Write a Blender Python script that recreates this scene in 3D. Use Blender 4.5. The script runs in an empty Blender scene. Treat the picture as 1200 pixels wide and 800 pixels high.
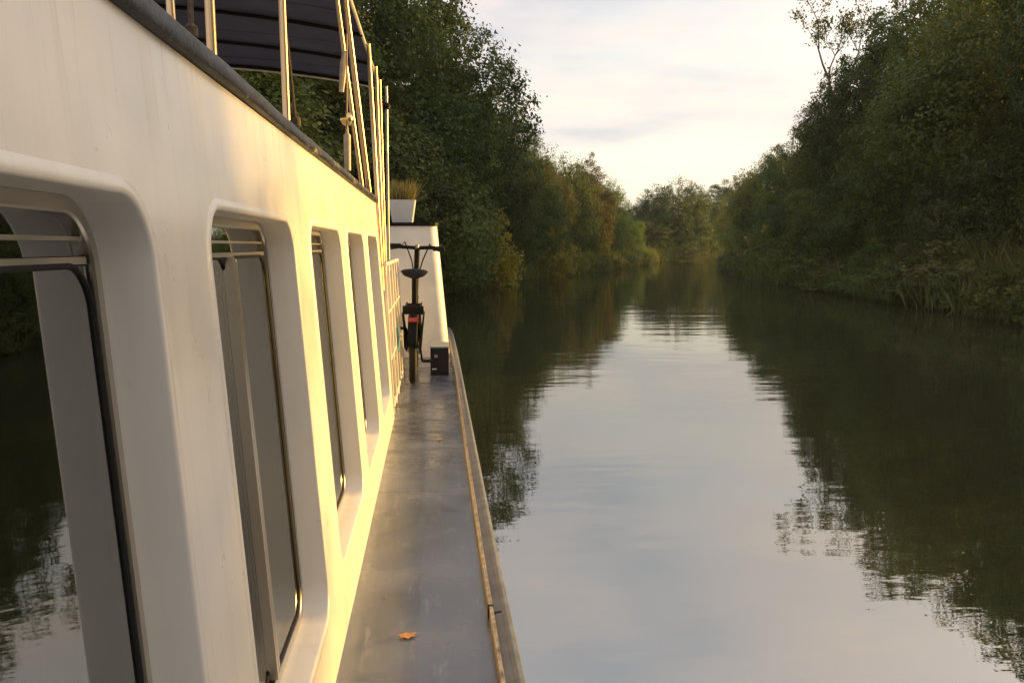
import bpy, bmesh, math, random
import numpy as np
from mathutils import Vector, Matrix

scene = bpy.context.scene
col = scene.collection
R = math.radians
random.seed(7)
rng = np.random.default_rng(11)

# ------------------------------------------------------------------ camera
CAM = Vector((0.0, 0.0, 1.15))          # eye 1.15 m above the side deck
YAW, PITCH, FPX = R(5.2855), R(6.3312), 1000.0   # focal length for a 1200 px wide frame
cd = bpy.data.cameras.new('camera')
cd.sensor_width = 36.0
cd.lens = FPX / 1200.0 * 36.0
cd.clip_start = 0.02
cd.clip_end = 6000.0
cam = bpy.data.objects.new('camera', cd)
cam.location = CAM
cam.rotation_euler = (R(90) - PITCH, 0, -YAW)
col.objects.link(cam)
scene.camera = cam

# ------------------------------------------------------------------ sky
SUN_AZ, SUN_EL = R(72), R(7.5)         # azimuth clockwise from the barge's heading (+Y)
world = bpy.data.worlds.new('World')
scene.world = world
world.use_nodes = True
nt = world.node_tree
nt.nodes.clear()


def N(tree, typ, **kw):
    n = tree.nodes.new(typ)
    for k, v in kw.items():
        if k.startswith('i_'):
            n.inputs[k[2:].replace('_', ' ')].default_value = v
        else:
            setattr(n, k, v)
    return n


def math_node(tree, op, a, b=None, clamp=False):
    n = tree.nodes.new('ShaderNodeMath')
    n.operation = op
    n.use_clamp = clamp
    for i, s in enumerate((a, b)):
        if s is None:
            continue
        if isinstance(s, (int, float)):
            n.inputs[i].default_value = s
        else:
            tree.links.new(s, n.inputs[i])
    return n.outputs[0]


def mix_col(tree, fac, a, b, blend='MIX'):
    n = tree.nodes.new('ShaderNodeMix')
    n.data_type = 'RGBA'
    n.blend_type = blend
    for s, v in ((n.inputs[0], fac), (n.inputs[6], a), (n.inputs[7], b)):
        if isinstance(v, (int, float)):
            s.default_value = v
        elif isinstance(v, tuple):
            s.default_value = v if len(v) == 4 else (*v, 1)
        else:
            tree.links.new(v, s)
    return n.outputs[2]


def ramp(tree, fac, stops, interp='LINEAR'):
    n = tree.nodes.new('ShaderNodeValToRGB')
    n.color_ramp.interpolation = interp
    el = n.color_ramp.elements
    while len(el) < len(stops):
        el.new(0.5)
    for e, (p, c) in zip(el, stops):
        e.position = p
        e.color = (c, c, c, 1) if isinstance(c, (int, float)) else (*c, 1)
    tree.links.new(fac, n.inputs[0])
    return n.outputs[0]


sky = N(nt, 'ShaderNodeTexSky', sky_type='NISHITA', sun_disc=False,
        sun_elevation=SUN_EL, sun_rotation=SUN_AZ)
sky.air_density = 1.0
sky.dust_density = 3.0
sky.ozone_density = 1.0
tc = N(nt, 'ShaderNodeTexCoord')
sep = N(nt, 'ShaderNodeSeparateXYZ')
nt.links.new(tc.outputs['Generated'], sep.inputs[0])
zc = math_node(nt, 'MAXIMUM', sep.outputs['Z'], 0.0)
den = math_node(nt, 'ADD', zc, 0.10)
cx = math_node(nt, 'DIVIDE', sep.outputs['X'], den)
cy = math_node(nt, 'DIVIDE', sep.outputs['Y'], den)
comb = N(nt, 'ShaderNodeCombineXYZ')
nt.links.new(cx, comb.inputs[0])
nt.links.new(cy, comb.inputs[1])
n1 = N(nt, 'ShaderNodeTexNoise', i_Scale=0.6, i_Detail=4.0, i_Roughness=0.55)
n2 = N(nt, 'ShaderNodeTexNoise', i_Scale=1.5, i_Detail=3.5, i_Roughness=0.5)
nt.links.new(comb.outputs[0], n1.inputs['Vector'])
nt.links.new(comb.outputs[0], n2.inputs['Vector'])
# thin cloud deck that stops a few degrees above the horizon
edge = math_node(nt, 'ADD', sep.outputs['Z'], math_node(nt, 'MULTIPLY', math_node(nt, 'SUBTRACT', n1.outputs[0], 0.5), 0.05))
lowcut = ramp(nt, edge, [(0.10, 0.0), (0.128, 1.0)], 'EASE')
cover = ramp(nt, n1.outputs[0], [(0.36, 0.45), (0.56, 0.95)])
fac = math_node(nt, 'MULTIPLY', lowcut, cover)
cloud_col = ramp(nt, n2.outputs[0], [(0.32, (0.62, 0.66, 0.73)), (0.48, (0.83, 0.80, 0.80)), (0.66, (1.0, 0.89, 0.80))])
ccol = mix_col(nt, 1.0, cloud_col, (2.75, 2.68, 2.68), 'MULTIPLY')
# cloud towards the low sun glows warm (forward scattering)
dotn = N(nt, 'ShaderNodeVectorMath', operation='DOT_PRODUCT')
nt.links.new(tc.outputs['Generated'], dotn.inputs[0])
dotn.inputs[1].default_value = (math.sin(SUN_AZ) * math.cos(SUN_EL), math.cos(SUN_AZ) * math.cos(SUN_EL), math.sin(SUN_EL))
aur = math_node(nt, 'POWER', math_node(nt, 'MAXIMUM', dotn.outputs['Value'], 0.0), 8.0)
ccol = mix_col(nt, 1.0, ccol, mix_col(nt, aur, (1, 1, 1), (4.2, 3.4, 2.4)), 'MULTIPLY')
low = ramp(nt, sep.outputs['Z'], [(0.0, 0.9), (0.14, 0.85), (0.30, 0.0)])
clear = mix_col(nt, low, sky.outputs[0], (3.3, 3.02, 2.45))
skyc = mix_col(nt, fac, clear, ccol)
bg = N(nt, 'ShaderNodeBackground')
bg.inputs['Strength'].default_value = 0.13
nt.links.new(skyc, bg.inputs['Color'])
wo = N(nt, 'ShaderNodeOutputWorld')
nt.links.new(bg.outputs[0], wo.inputs['Surface'])

# ------------------------------------------------------------------ sun
sdir = Vector((math.sin(SUN_AZ) * math.cos(SUN_EL), math.cos(SUN_AZ) * math.cos(SUN_EL), math.sin(SUN_EL)))
sl = bpy.data.lights.new('sun', 'SUN')
sl.energy = 3.5
sl.angle = R(0.9)
sl.color = (1.0, 0.60, 0.13)
so = bpy.data.objects.new('sun', sl)
so.rotation_euler = sdir.to_track_quat('Z', 'Y').to_euler()
so.location = (30, 10, 30)
col.objects.link(so)

scene.render.engine = 'CYCLES'
scene.view_settings.view_transform = 'Standard'
scene.view_settings.look = 'None'
scene.view_settings.gamma = 1.0
scene.view_settings.exposure = 1.58
scene.cycles.use_denoising = True
scene.cycles.max_bounces = 5
scene.cycles.transparent_max_bounces = 12

# ------------------------------------------------------------------ pixel helper
_F = Vector((math.sin(YAW) * math.cos(PITCH), math.cos(YAW) * math.cos(PITCH), -math.sin(PITCH)))
_R = Vector((math.cos(YAW), -math.sin(YAW), 0))
_U = _R.cross(_F)


def at(px, py, Y):
    """point of the photo pixel (1200 x 800) at distance Y ahead along the barge"""
    d = _R * ((px - 600) / FPX) + _U * ((400 - py) / FPX) + _F
    return CAM + d * (Y / d.y)


# ------------------------------------------------------------------ object helpers
def tag(o, label=None, cat=None, group=None, kind=None):
    for k, v in (('label', label), ('category', cat), ('group', group), ('kind', kind)):
        if v:
            o[k] = v
    return o


def empty(name, loc=(0, 0, 0), rz=0.0):
    o = bpy.data.objects.new(name, None)
    o.empty_display_size = 0.2
    o.location = loc
    o.rotation_euler = (0, 0, rz)
    col.objects.link(o)
    return o


class MB:
    """collects verts and faces, builds one mesh object"""

    def __init__(self):
        self.v, self.f = [], []

    def add(self, vs, fs):
        b = len(self.v)
        self.v += [tuple(p) for p in vs]
        self.f += [tuple(i + b for i in f) for f in fs]
        return self

    def box(self, x0, x1, y0, y1, z0, z1, bev=0.0):
        if bev <= 0:
            vs = [(x, y, z) for x in (x0, x1) for y in (y0, y1) for z in (z0, z1)]
            return self.add(vs, [(0, 1, 3, 2), (4, 6, 7, 5), (0, 4, 5, 1), (2, 3, 7, 6), (0, 2, 6, 4), (1, 5, 7, 3)])
        bm = bmesh.new()
        bmesh.ops.create_cube(bm, size=1)
        for v in bm.verts:
            v.co = ((x0 + x1) / 2 + v.co.x * (x1 - x0), (y0 + y1) / 2 + v.co.y * (y1 - y0), (z0 + z1) / 2 + v.co.z * (z1 - z0))
        bmesh.ops.bevel(bm, geom=list(bm.edges), offset=bev, segments=2, affect='EDGES', profile=0.6)
        bm.verts.index_update()
        self.add([v.co[:] for v in bm.verts], [[v.index for v in f.verts] for f in bm.faces])
        bm.free()
        return self

    def tube(self, pts, rad, n=8, caps=True):
        pts = [Vector(p) for p in pts]
        if isinstance(rad, (int, float)):
            rad = [rad] * len(pts)
        vs, fs = [], []
        prev = None
        for i, p in enumerate(pts):
            t = (pts[min(i + 1, len(pts) - 1)] - pts[max(i - 1, 0)]).normalized()
            if prev is None:
                a = t.orthogonal().normalized()
            else:
                a = (prev - t * prev.dot(t))
                a = a.normalized() if a.length > 1e-6 else t.orthogonal().normalized()
            prev = a
            b = t.cross(a)
            for k in range(n):
                an = 2 * math.pi * k / n
                vs.append(p + (a * math.cos(an) + b * math.sin(an)) * rad[i])
        for i in range(len(pts) - 1):
            for k in range(n):
                k2 = (k + 1) % n
                fs.append((i * n + k, i * n + k2, (i + 1) * n + k2, (i + 1) * n + k))
        if caps:
            fs.append(tuple(range(n - 1, -1, -1)))
            fs.append(tuple((len(pts) - 1) * n + k for k in range(n)))
        return self.add(vs, fs)

    def lathe(self, prof, origin=(0, 0, 0), n=20, axis='Z'):
        vs, fs = [], []
        o = Vector(origin)
        for (r, h) in prof:
            for k in range(n):
                a = 2 * math.pi * k / n
                p = (r * math.cos(a), r * math.sin(a), h)
                if axis == 'X':
                    p = (p[2], p[0], p[1])
                vs.append(o + Vector(p))
        for i in range(len(prof) - 1):
            for k in range(n):
                k2 = (k + 1) % n
                fs.append((i * n + k, i * n + k2, (i + 1) * n + k2, (i + 1) * n + k))
        return self.add(vs, fs)

    def sweep(self, prof, ys, shift=None):
        """closed profile [(x,z)] swept along y; shift(y)->(dx,dz)"""
        m = len(prof)
        vs, fs = [], []
        for y in ys:
            dx, dz = shift(y) if shift else (0, 0)
            for (x, z) in prof:
                vs.append((x + dx, y, z + dz))
        for i in range(len(ys) - 1):
            for k in range(m):
                k2 = (k + 1) % m
                fs.append((i * m + k, (i + 1) * m + k, (i + 1) * m + k2, i * m + k2))
        fs.append(tuple(range(m)))
        fs.append(tuple((len(ys) - 1) * m + k for k in range(m - 1, -1, -1)))
        return self.add(vs, fs)

    def build(self, name, mat, parent=None, smooth=False, loc=None):
        me = bpy.data.meshes.new(name)
        me.from_pydata(self.v, [], self.f)
        bm = bmesh.new()
        bm.from_mesh(me)
        bmesh.ops.recalc_face_normals(bm, faces=list(bm.faces))
        bm.to_mesh(me)
        bm.free()
        if smooth:
            me.polygons.foreach_set('use_smooth', [True] * len(me.polygons))
            me.set_sharp_from_angle(angle=R(40))
        me.materials.append(mat)
        o = bpy.data.objects.new(name, me)
        col.objects.link(o)
        if parent:
            o.parent = parent
        if loc:
            o.location = loc
        return o


# ------------------------------------------------------------------ materials
def new_mat(name):
    m = bpy.data.materials.new(name)
    m.use_nodes = True
    return m, m.node_tree, m.node_tree.nodes['Principled BSDF']


def coords(tree, scale=(1, 1, 1)):
    t = N(tree, 'ShaderNodeTexCoord')
    mp = N(tree, 'ShaderNodeMapping')
    mp.inputs['Scale'].default_value = scale
    tree.links.new(t.outputs['Object'], mp.inputs['Vector'])
    return mp.outputs[0]


def noise(tree, scale, detail=4.0, rough=0.55, sc=(1, 1, 1), vec=None):
    n = N(tree, 'ShaderNodeTexNoise', i_Scale=scale, i_Detail=detail, i_Roughness=rough)
    tree.links.new(vec if vec else coords(tree, sc), n.inputs['Vector'])
    return n.outputs[0]


def bump(tree, bsdf, h, strength=0.2, dist=0.01):
    b = N(tree, 'ShaderNodeBump', i_Strength=strength, i_Distance=dist)
    tree.links.new(h, b.inputs['Height'])
    tree.links.new(b.outputs[0], bsdf.inputs['Normal'])


def simple(name, c, rough=0.5, metal=0.0, var=0.12, nscale=6.0, bmp=0.08, bd=0.004, coat=0.0):
    m, t, b = new_mat(name)
    n = noise(t, nscale, 5)
    d = tuple(x * (1 - var * 2) for x in c)
    l = tuple(min(1, x * (1 + var)) for x in c)
    t.links.new(ramp(t, n, [(0.3, d), (0.7, l)]), b.inputs['Base Color'])
    rr = ramp(t, noise(t, nscale * 2.3, 4), [(0.3, max(0.02, rough - 0.08)), (0.7, min(1, rough + 0.1))])
    t.links.new(rr, b.inputs['Roughness'])
    b.inputs['Metallic'].default_value = metal
    b.inputs['Coat Weight'].default_value = coat
    if bmp:
        bump(t, b, noise(t, nscale * 4, 4), bmp, bd)
    return m


M = {}

# cabin paint: glossy white enamel, hand-rolled, streaked and dirty below the cap
m, t, b = new_mat('cabin_paint')
streak = noise(t, 3.0, 6, 0.6, (1, 7, 0.6))
grime = noise(t, 24, 6, 0.7)
base = mix_col(t, ramp(t, streak, [(0.50, 0.0), (0.72, 0.45)]), (0.80, 0.755, 0.685), (0.66, 0.60, 0.52))
spz = N(t, 'ShaderNodeSeparateXYZ')
t.links.new(N(t, 'ShaderNodeTexCoord').outputs['Object'], spz.inputs[0])
drip = ramp(t, noise(t, 5.0, 5, 0.65, (1, 6, 0.25)), [(0.54, 0.0), (0.66, 1.0)])
dz_ = ramp(t, math_node(t, 'DIVIDE', spz.outputs['Z'], 1.45), [(0.86, 0.0), (1.0, 0.4)])
base = mix_col(t, math_node(t, 'MULTIPLY', drip, dz_), base, (0.36, 0.31, 0.25))
chips = ramp(t, grime, [(0.66, 0.0), (0.70, 1.0)])
base = mix_col(t, math_node(t, 'MULTIPLY', chips, 0.25), base, (0.34, 0.27, 0.20))
t.links.new(base, b.inputs['Base Color'])
t.links.new(ramp(t, noise(t, 9, 4), [(0.3, 0.26), (0.7, 0.42)]), b.inputs['Roughness'])
b.inputs['Coat Weight'].default_value = 0.25
b.inputs['Coat Roughness'].default_value = 0.12
h = math_node(t, 'ADD', math_node(t, 'MULTIPLY', noise(t, 2.2, 2), 1.0), math_node(t, 'MULTIPLY', noise(t, 90, 3), 0.035))
bump(t, b, h, 0.35, 0.02)
M['paint'] = m
M['white'] = simple('white_enamel', (0.76, 0.74, 0.71), 0.35, var=0.06, coat=0.2)
M['offwhite'] = simple('off_white_paint', (0.62, 0.59, 0.56), 0.45, var=0.10)

# side deck: grey-blue non slip paint, worn, damp streaks across
m, t, b = new_mat('deck_paint')
big = noise(t, 1.6, 6, 0.62)
fine = noise(t, 38, 5, 0.7)
across = noise(t, 2.6, 5, 0.65, (0.9, 3.4, 1))
sp = N(t, 'ShaderNodeSeparateXYZ')
t.links.new(N(t, 'ShaderNodeTexCoord').outputs['Object'], sp.inputs[0])
c0 = ramp(t, big, [(0.30, (0.060, 0.070, 0.098)), (0.5, (0.105, 0.118, 0.155)), (0.72, (0.175, 0.185, 0.22))])
scuff = ramp(t, noise(t, 7, 6, 0.75, (3.0, 0.5, 1)), [(0.56, 0.0), (0.66, 1.0)])
c0 = mix_col(t, math_node(t, 'MULTIPLY', scuff, 0.45), c0, (0.27, 0.265, 0.27))
c0 = mix_col(t, ramp(t, fine, [(0.55, 0.0), (0.75, 0.5)]), c0, (0.10, 0.095, 0.10))
wetzone = ramp(t, math_node(t, 'DIVIDE', sp.outputs['Y'], 10.0), [(0.36, 0.0), (0.52, 1.0)])
wet = math_node(t, 'MULTIPLY', ramp(t, across, [(0.50, 0.0), (0.60, 1.0)]), wetzone)
wet = math_node(t, 'MAXIMUM', wet, math_node(t, 'MULTIPLY', ramp(t, noise(t, 4.5, 6, 0.7, (1.5, 1, 1)), [(0.62, 0), (0.68, 0.7)]), 1.0))
c0 = mix_col(t, math_node(t, 'MULTIPLY', wet, 0.72), c0, (0.045, 0.042, 0.045))
t.links.new(c0, b.inputs['Base Color'])
rg = ramp(t, noise(t, 3.2, 5), [(0.3, 0.15), (0.7, 0.32)])
rg = mix_col(t, wet, rg, (0.45, 0.45, 0.45))
t.links.new(rg, b.inputs['Roughness'])
b.inputs['Coat Weight'].default_value = 0.12
b.inputs['Coat Roughness'].default_value = 0.25
bump(t, b, math_node(t, 'ADD', math_node(t, 'MULTIPLY', noise(t, 3.0, 2), 1.2), math_node(t, 'MULTIPLY', noise(t, 120, 3), 0.05)), 0.30, 0.012)
M['deck'] = m

# black cap rail, paint worn to grey
m, t, b = new_mat('worn_black_paint')
w = noise(t, 9, 7, 0.72, (1, 0.35, 1))
w2 = noise(t, 60, 5, 0.7)
wm = math_node(t, 'ADD', math_node(t, 'MULTIPLY', w, 0.6), math_node(t, 'MULTIPLY', w2, 0.4))
t.links.new(ramp(t, wm, [(0.49, (0.009, 0.009, 0.011)), (0.55, (0.026, 0.026, 0.028)), (0.60, (0.20, 0.195, 0.19))]), b.inputs['Base Color'])
t.links.new(ramp(t, w, [(0.4, 0.35), (0.65, 0.6)]), b.inputs['Roughness'])
bump(t, b, wm, 0.6, 0.006)
b.inputs['Specular IOR Level'].default_value = 0.2
M['cap'] = m

for key, c_, r_ in (('steel', (0.70, 0.49, 0.29), 0.34), ('frame_metal', (0.66, 0.60, 0.52), 0.30)):
    m, t, b = new_mat(key + '_tube')
    t.links.new(ramp(t, noise(t, 3, 3), [(0.3, tuple(x * .92 for x in c_)), (0.7, c_)]), b.inputs['Base Color'])
    b.inputs['Roughness'].default_value = r_
    b.inputs['Metallic'].default_value = 1.0
    M[key] = m
M['rubber'] = simple('black_rubber', (0.016, 0.016, 0.017), 0.55)
M['hull'] = simple('hull_paint', (0.045, 0.05, 0.06), 0.4)
M['strake'] = simple('rubbing_strake_paint', (0.15, 0.152, 0.158), 0.36, 0.0, 0.2, 9, 0.2, 0.004)
M['strip'] = simple('sun_gold_strip', (0.46, 0.38, 0.30), 0.34, 0.8, 0.35, 30, 0.25)  # warm tone paints the sun's gold onto the toe rail lip
M['brass'] = simple('brass', (0.85, 0.62, 0.25), 0.2, 1.0, 0.05)
M['wood'] = simple('pale_wood', (0.50, 0.40, 0.30), 0.55, 0, 0.15, 30)
M['rope'] = simple('dark_rope', (0.10, 0.075, 0.055), 0.9, 0, 0.3, 80, 0.5)
M['cord'] = simple('pale_cord', (0.40, 0.30, 0.20), 0.8, 0, 0.2, 80)
M['interior'] = simple('interior_panel', (0.30, 0.28, 0.26), 0.6)
M['curtain'] = simple('grey_curtain', (0.34, 0.33, 0.32), 0.85)
M['black'] = simple('black_paint', (0.007, 0.007, 0.008), 0.6)
M['blackbox'] = simple('black_plastic', (0.022, 0.022, 0.025), 0.5)
M['red'] = simple('red_reflector', (0.34, 0.012, 0.012), 0.3, coat=0.5)
M['blue'] = simple('blue_cloth', (0.05, 0.17, 0.26), 0.8)
M['spoke'] = simple('dull_steel', (0.35, 0.35, 0.35), 0.35, 0.9)
M['pot'] = simple('planter_white', (0.68, 0.67, 0.66), 0.5, var=0.06)
M['soil'] = simple('soil', (0.05, 0.035, 0.025), 0.95)
M['leaf_litter'] = simple('dry_leaf', (0.62, 0.25, 0.06), 0.5, 0, 0.2, 40, 0.3)
M['cup'] = simple('white_china', (0.78, 0.78, 0.74), 0.25, var=0.03)

# canopy fabric
m, t, b = new_mat('navy_canvas')
t.links.new(ramp(t, noise(t, 2.5, 4), [(0.3, (0.050, 0.060, 0.125)), (0.7, (0.080, 0.092, 0.180))]), b.inputs['Base Color'])
b.inputs['Roughness'].default_value = 0.85
wv = N(t, 'ShaderNodeTexNoise', i_Scale=260.0, i_Detail=2.0)
t.links.new(coords(t), wv.inputs['Vector'])
bump(t, b, math_node(t, 'ADD', wv.outputs[0], math_node(t, 'MULTIPLY', noise(t, 3, 3), 5.0)), 0.3, 0.006)
M['canvas'] = m

# window glass
m = bpy.data.materials.new('window_glass')
m.use_nodes = True
t = m.node_tree
t.nodes.clear()
fr = N(t, 'ShaderNodeFresnel', i_IOR=4.4)
gl = N(t, 'ShaderNodeBsdfGlossy')
gl.inputs['Roughness'].default_value = 0.008
gl.inputs['Color'].default_value = (0.95, 0.97, 0.96, 1)
tr = N(t, 'ShaderNodeBsdfTransparent')
tr.inputs['Color'].default_value = (0.62, 0.68, 0.66, 1)
mx = N(t, 'ShaderNodeMixShader')
gb = N(t, 'ShaderNodeBump', i_Strength=0.06, i_Distance=0.01)
t.links.new(noise(t, 1.6, 1.0), gb.inputs['Height'])
t.links.new(gb.outputs[0], gl.inputs['Normal'])
t.links.new(fr.outputs[0], mx.inputs[0])
t.links.new(tr.outputs[0], mx.inputs[1])
t.links.new(gl.outputs[0], mx.inputs[2])
t.links.new(mx.outputs[0], N(t, 'ShaderNodeOutputMaterial').inputs[0])
M['glass'] = m

# water
m = bpy.data.materials.new('canal_water')
m.use_nodes = True
t = m.node_tree
t.nodes.clear()
geo = N(t, 'ShaderNodeNewGeometry')


def wnoise(scale, detail, sc, rot=0.0):
    mp = N(t, 'ShaderNodeMapping')
    mp.inputs['Scale'].default_value = sc
    mp.inputs['Rotation'].default_value = (0, 0, rot)
    t.links.new(geo.outputs['Position'], mp.inputs['Vector'])
    n = N(t, 'ShaderNodeTexNoise', i_Scale=scale, i_Detail=detail, i_Roughness=0.5)
    t.links.new(mp.outputs[0], n.inputs['Vector'])
    return n.outputs[0]


patch = ramp(t, wnoise(0.12, 3, (1, 1, 1)), [(0.35, 0.45), (0.65, 1.0)])
hh = math_node(t, 'ADD', math_node(t, 'MULTIPLY', wnoise(0.9, 2, (0.55, 1.3, 1), R(12)), 0.012),
               math_node(t, 'MULTIPLY', math_node(t, 'MULTIPLY', wnoise(3.4, 3, (0.6, 1.5, 1), R(-8)), 0.0040), patch))
hh = math_node(t, 'ADD', hh, math_node(t, 'MULTIPLY', wnoise(0.22, 2, (0.8, 1.2, 1), R(30)), 0.015))
wb = N(t, 'ShaderNodeBump', i_Strength=0.62, i_Distance=1.0)
t.links.new(hh, wb.inputs['Height'])
wf = N(t, 'ShaderNodeFresnel', i_IOR=5.5)
t.links.new(wb.outputs[0], wf.inputs['Normal'])
wd = N(t, 'ShaderNodeBsdfDiffuse')
wd.inputs['Color'].default_value = (0.030, 0.032, 0.016, 1)
wg = N(t, 'ShaderNodeBsdfGlossy')
wg.inputs['Color'].default_value = (0.95, 0.96, 0.95, 1)
wg.inputs['Roughness'].default_value = 0.015
t.links.new(wb.outputs[0], wg.inputs['Normal'])
wm_ = N(t, 'ShaderNodeMixShader')
t.links.new(wf.outputs[0], wm_.inputs[0])
t.links.new(wd.outputs[0], wm_.inputs[1])
t.links.new(wg.outputs[0], wm_.inputs[2])
t.links.new(wm_.outputs[0], N(t, 'ShaderNodeOutputMaterial').inputs[0])
M['water'] = m

# ground
m, t, b = new_mat('bank_soil')
t.links.new(ramp(t, noise(t, 0.8, 6), [(0.3, (0.030, 0.032, 0.014)), (0.55, (0.055, 0.055, 0.022)), (0.75, (0.075, 0.058, 0.032))]), b.inputs['Base Color'])
b.inputs['Roughness'].default_value = 0.95
bump(t, b, noise(t, 6, 5), 0.6, 0.1)
M['ground'] = m


def foliage(name, dark, mid, light, trans=0.35):
    m = bpy.data.materials.new(name)
    m.use_nodes = True
    t = m.node_tree
    t.nodes.clear()
    at_ = N(t, 'ShaderNodeAttribute', attribute_name='tint')
    oi = N(t, 'ShaderNodeObjectInfo')
    c = ramp(t, at_.outputs['Fac'], [(0.0, dark), (0.5, mid), (1.0, light)])
    hs = N(t, 'ShaderNodeHueSaturation')
    t.links.new(math_node(t, 'ADD', math_node(t, 'MULTIPLY', oi.outputs['Random'], 0.03), 0.488), hs.inputs['Hue'])
    t.links.new(math_node(t, 'ADD', math_node(t, 'MULTIPLY', oi.outputs['Random'], 0.5), 0.75), hs.inputs['Value'])
    t.links.new(c, hs.inputs['Color'])
    d = N(t, 'ShaderNodeBsdfPrincipled')
    d.inputs['Roughness'].default_value = 0.6
    d.inputs['Specular IOR Level'].default_value = 0.25
    t.links.new(hs.outputs[0], d.inputs['Base Color'])
    tl = N(t, 'ShaderNodeBsdfTranslucent')
    tcw = mix_col(t, 1.0, hs.outputs[0], (1.25, 1.15, 0.45), 'MULTIPLY')
    t.links.new(tcw, tl.inputs['Color'])
    mx = N(t, 'ShaderNodeMixShader')
    mx.inputs[0].default_value = trans
    t.links.new(d.outputs[0], mx.inputs[1])
    t.links.new(tl.outputs[0], mx.inputs[2])
    t.links.new(mx.outputs[0], N(t, 'ShaderNodeOutputMaterial').inputs[0])
    return m


M['leaf'] = foliage('leaf_green', (0.022, 0.044, 0.012), (0.066, 0.108, 0.027), (0.15, 0.19, 0.050))
M['leaf_dark'] = foliage('leaf_deep_green', (0.018, 0.038, 0.013), (0.050, 0.088, 0.028), (0.12, 0.16, 0.050))
M['leaf_warm'] = foliage('leaf_turning', (0.055, 0.060, 0.022), (0.092, 0.084, 0.030), (0.135, 0.108, 0.042))
M['leaf_yellow_lit'] = foliage('leaf_yellow_lit_tint', (0.14, 0.125, 0.025), (0.28, 0.235, 0.045), (0.42, 0.35, 0.08), 0.45)  # raised yellow stands in for sunlight on the shrubs
M['leaf_grey'] = foliage('leaf_grey_green', (0.042, 0.056, 0.022), (0.075, 0.092, 0.036), (0.12, 0.13, 0.05))
M['leaf_olive'] = foliage('leaf_olive', (0.032, 0.045, 0.012), (0.086, 0.108, 0.025), (0.17, 0.185, 0.050))
M['reed'] = foliage('reed_blades', (0.055, 0.070, 0.022), (0.105, 0.120, 0.038), (0.19, 0.18, 0.070), 0.3)
M['dry_grass'] = foliage('dry_grass', (0.10, 0.09, 0.035), (0.18, 0.15, 0.065), (0.28, 0.22, 0.11), 0.3)
m, t, b = new_mat('bark')
t.links.new(ramp(t, noise(t, 5, 6, 0.65, (1, 1, 0.2)), [(0.3, (0.028, 0.023, 0.018)), (0.7, (0.085, 0.072, 0.055))]), b.inputs['Base Color'])
b.inputs['Roughness'].default_value = 0.9
bump(t, b, noise(t, 14, 5, 0.6, (1, 1, 0.2)), 0.8, 0.04)
M['bark'] = m

# ------------------------------------------------------------------ setting: canal and ground
ZW = -0.65                                # water level below the side deck
LEFT = [(-60, -120), (-40, -60), (-22, -30), (-10, 0), (-4, 20), (1.6, 37.8), (7.1, 53), (13.2, 66.4), (21.8, 88), (31.5, 107), (60, 124), (100, 140), (170, 152)]
RIGHT = [(6, -120), (9, -60), (12, -20), (13, 0), (14.3, 21), (16.2, 33.5), (17.3, 43), (22.6, 61), (28.5, 80), (37.5, 99), (62, 110), (102, 124), (170, 134)]


def smooth_line(pl, n=5):
    p = np.array(pl, float)
    out = []
    for i in range(len(p) - 1):
        a, b_, c, d = p[max(i - 1, 0)], p[i], p[i + 1], p[min(i + 2, len(p) - 1)]
        for k in range(n):
            u = k / n
            out.append(0.5 * (2 * b_ + (c - a) * u + (2 * a - 5 * b_ + 4 * c - d) * u ** 2 + (3 * b_ - a - 3 * c + d) * u ** 3))
    out.append(p[-1])
    return np.array(out)


LEFT_S, RIGHT_S = smooth_line(LEFT), smooth_line(RIGHT)
POLY = np.vstack([LEFT_S, RIGHT_S[::-1]])


def dist_inside(P):
    a = POLY
    b_ = np.roll(POLY, -1, 0)
    best = np.full(len(P), 1e9)
    ins = np.zeros(len(P), bool)
    for (x0, y0), (x1, y1) in zip(a, b_):
        dx, dy = x1 - x0, y1 - y0
        L2 = dx * dx + dy * dy + 1e-12
        u = np.clip(((P[:, 0] - x0) * dx + (P[:, 1] - y0) * dy) / L2, 0, 1)
        best = np.minimum(best, np.hypot(P[:, 0] - x0 - u * dx, P[:, 1] - y0 - u * dy))
        c = (y0 > P[:, 1]) != (y1 > P[:, 1])
        if c.any():
            xi = dx * (P[:, 1] - y0) / (dy if abs(dy) > 1e-12 else 1e-12) + x0
            ins ^= c & (P[:, 0] < xi)
    return best, ins


def ground_z(P):
    d, ins = dist_inside(P)
    up = ZW + 0.05 + 0.55 * np.clip(d / 1.6, 0, 1) + 0.35 * np.clip((d - 1.6) / 8, 0, 1)
    dn = ZW - 0.1 - 1.6 * np.clip(d / 3.0, 0, 1)
    wob = 0.10 * np.sin(P[:, 0] * 0.9 + 1.3) * np.sin(P[:, 1] * 0.7) * np.clip(d / 2, 0, 1)
    return np.where(ins, dn, up + wob)


def gz(x, y):
    return float(ground_z(np.array([[x, y]], float))[0])


gxs = np.concatenate([[-3000, -1200, -500, -250, -150, -100, -70], np.arange(-50, 75, 1.25), [80, 90, 105, 130, 180, 300, 600, 1300, 3000]])
gys = np.concatenate([[-3000, -1200, -500, -250, -130, -90], np.arange(-60, 160, 1.25), [165, 180, 210, 270, 400, 700, 1400, 3000]])
GX, GY = np.meshgrid(gxs, gys)
P = np.stack([GX.ravel(), GY.ravel()], 1)
Z = ground_z(P)
nx, ny = len(gxs), len(gys)
i0 = (np.arange(ny - 1)[:, None] * nx + np.arange(nx - 1)[None, :]).ravel()
mb = MB()
mb.v = [(float(a), float(b_), float(c)) for (a, b_), c in zip(P, Z)]
mb.f = [(int(i), int(i + 1), int(i + nx + 1), int(i + nx)) for i in i0]
tag(mb.build('ground', M['ground'], smooth=True), kind='structure')

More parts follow.
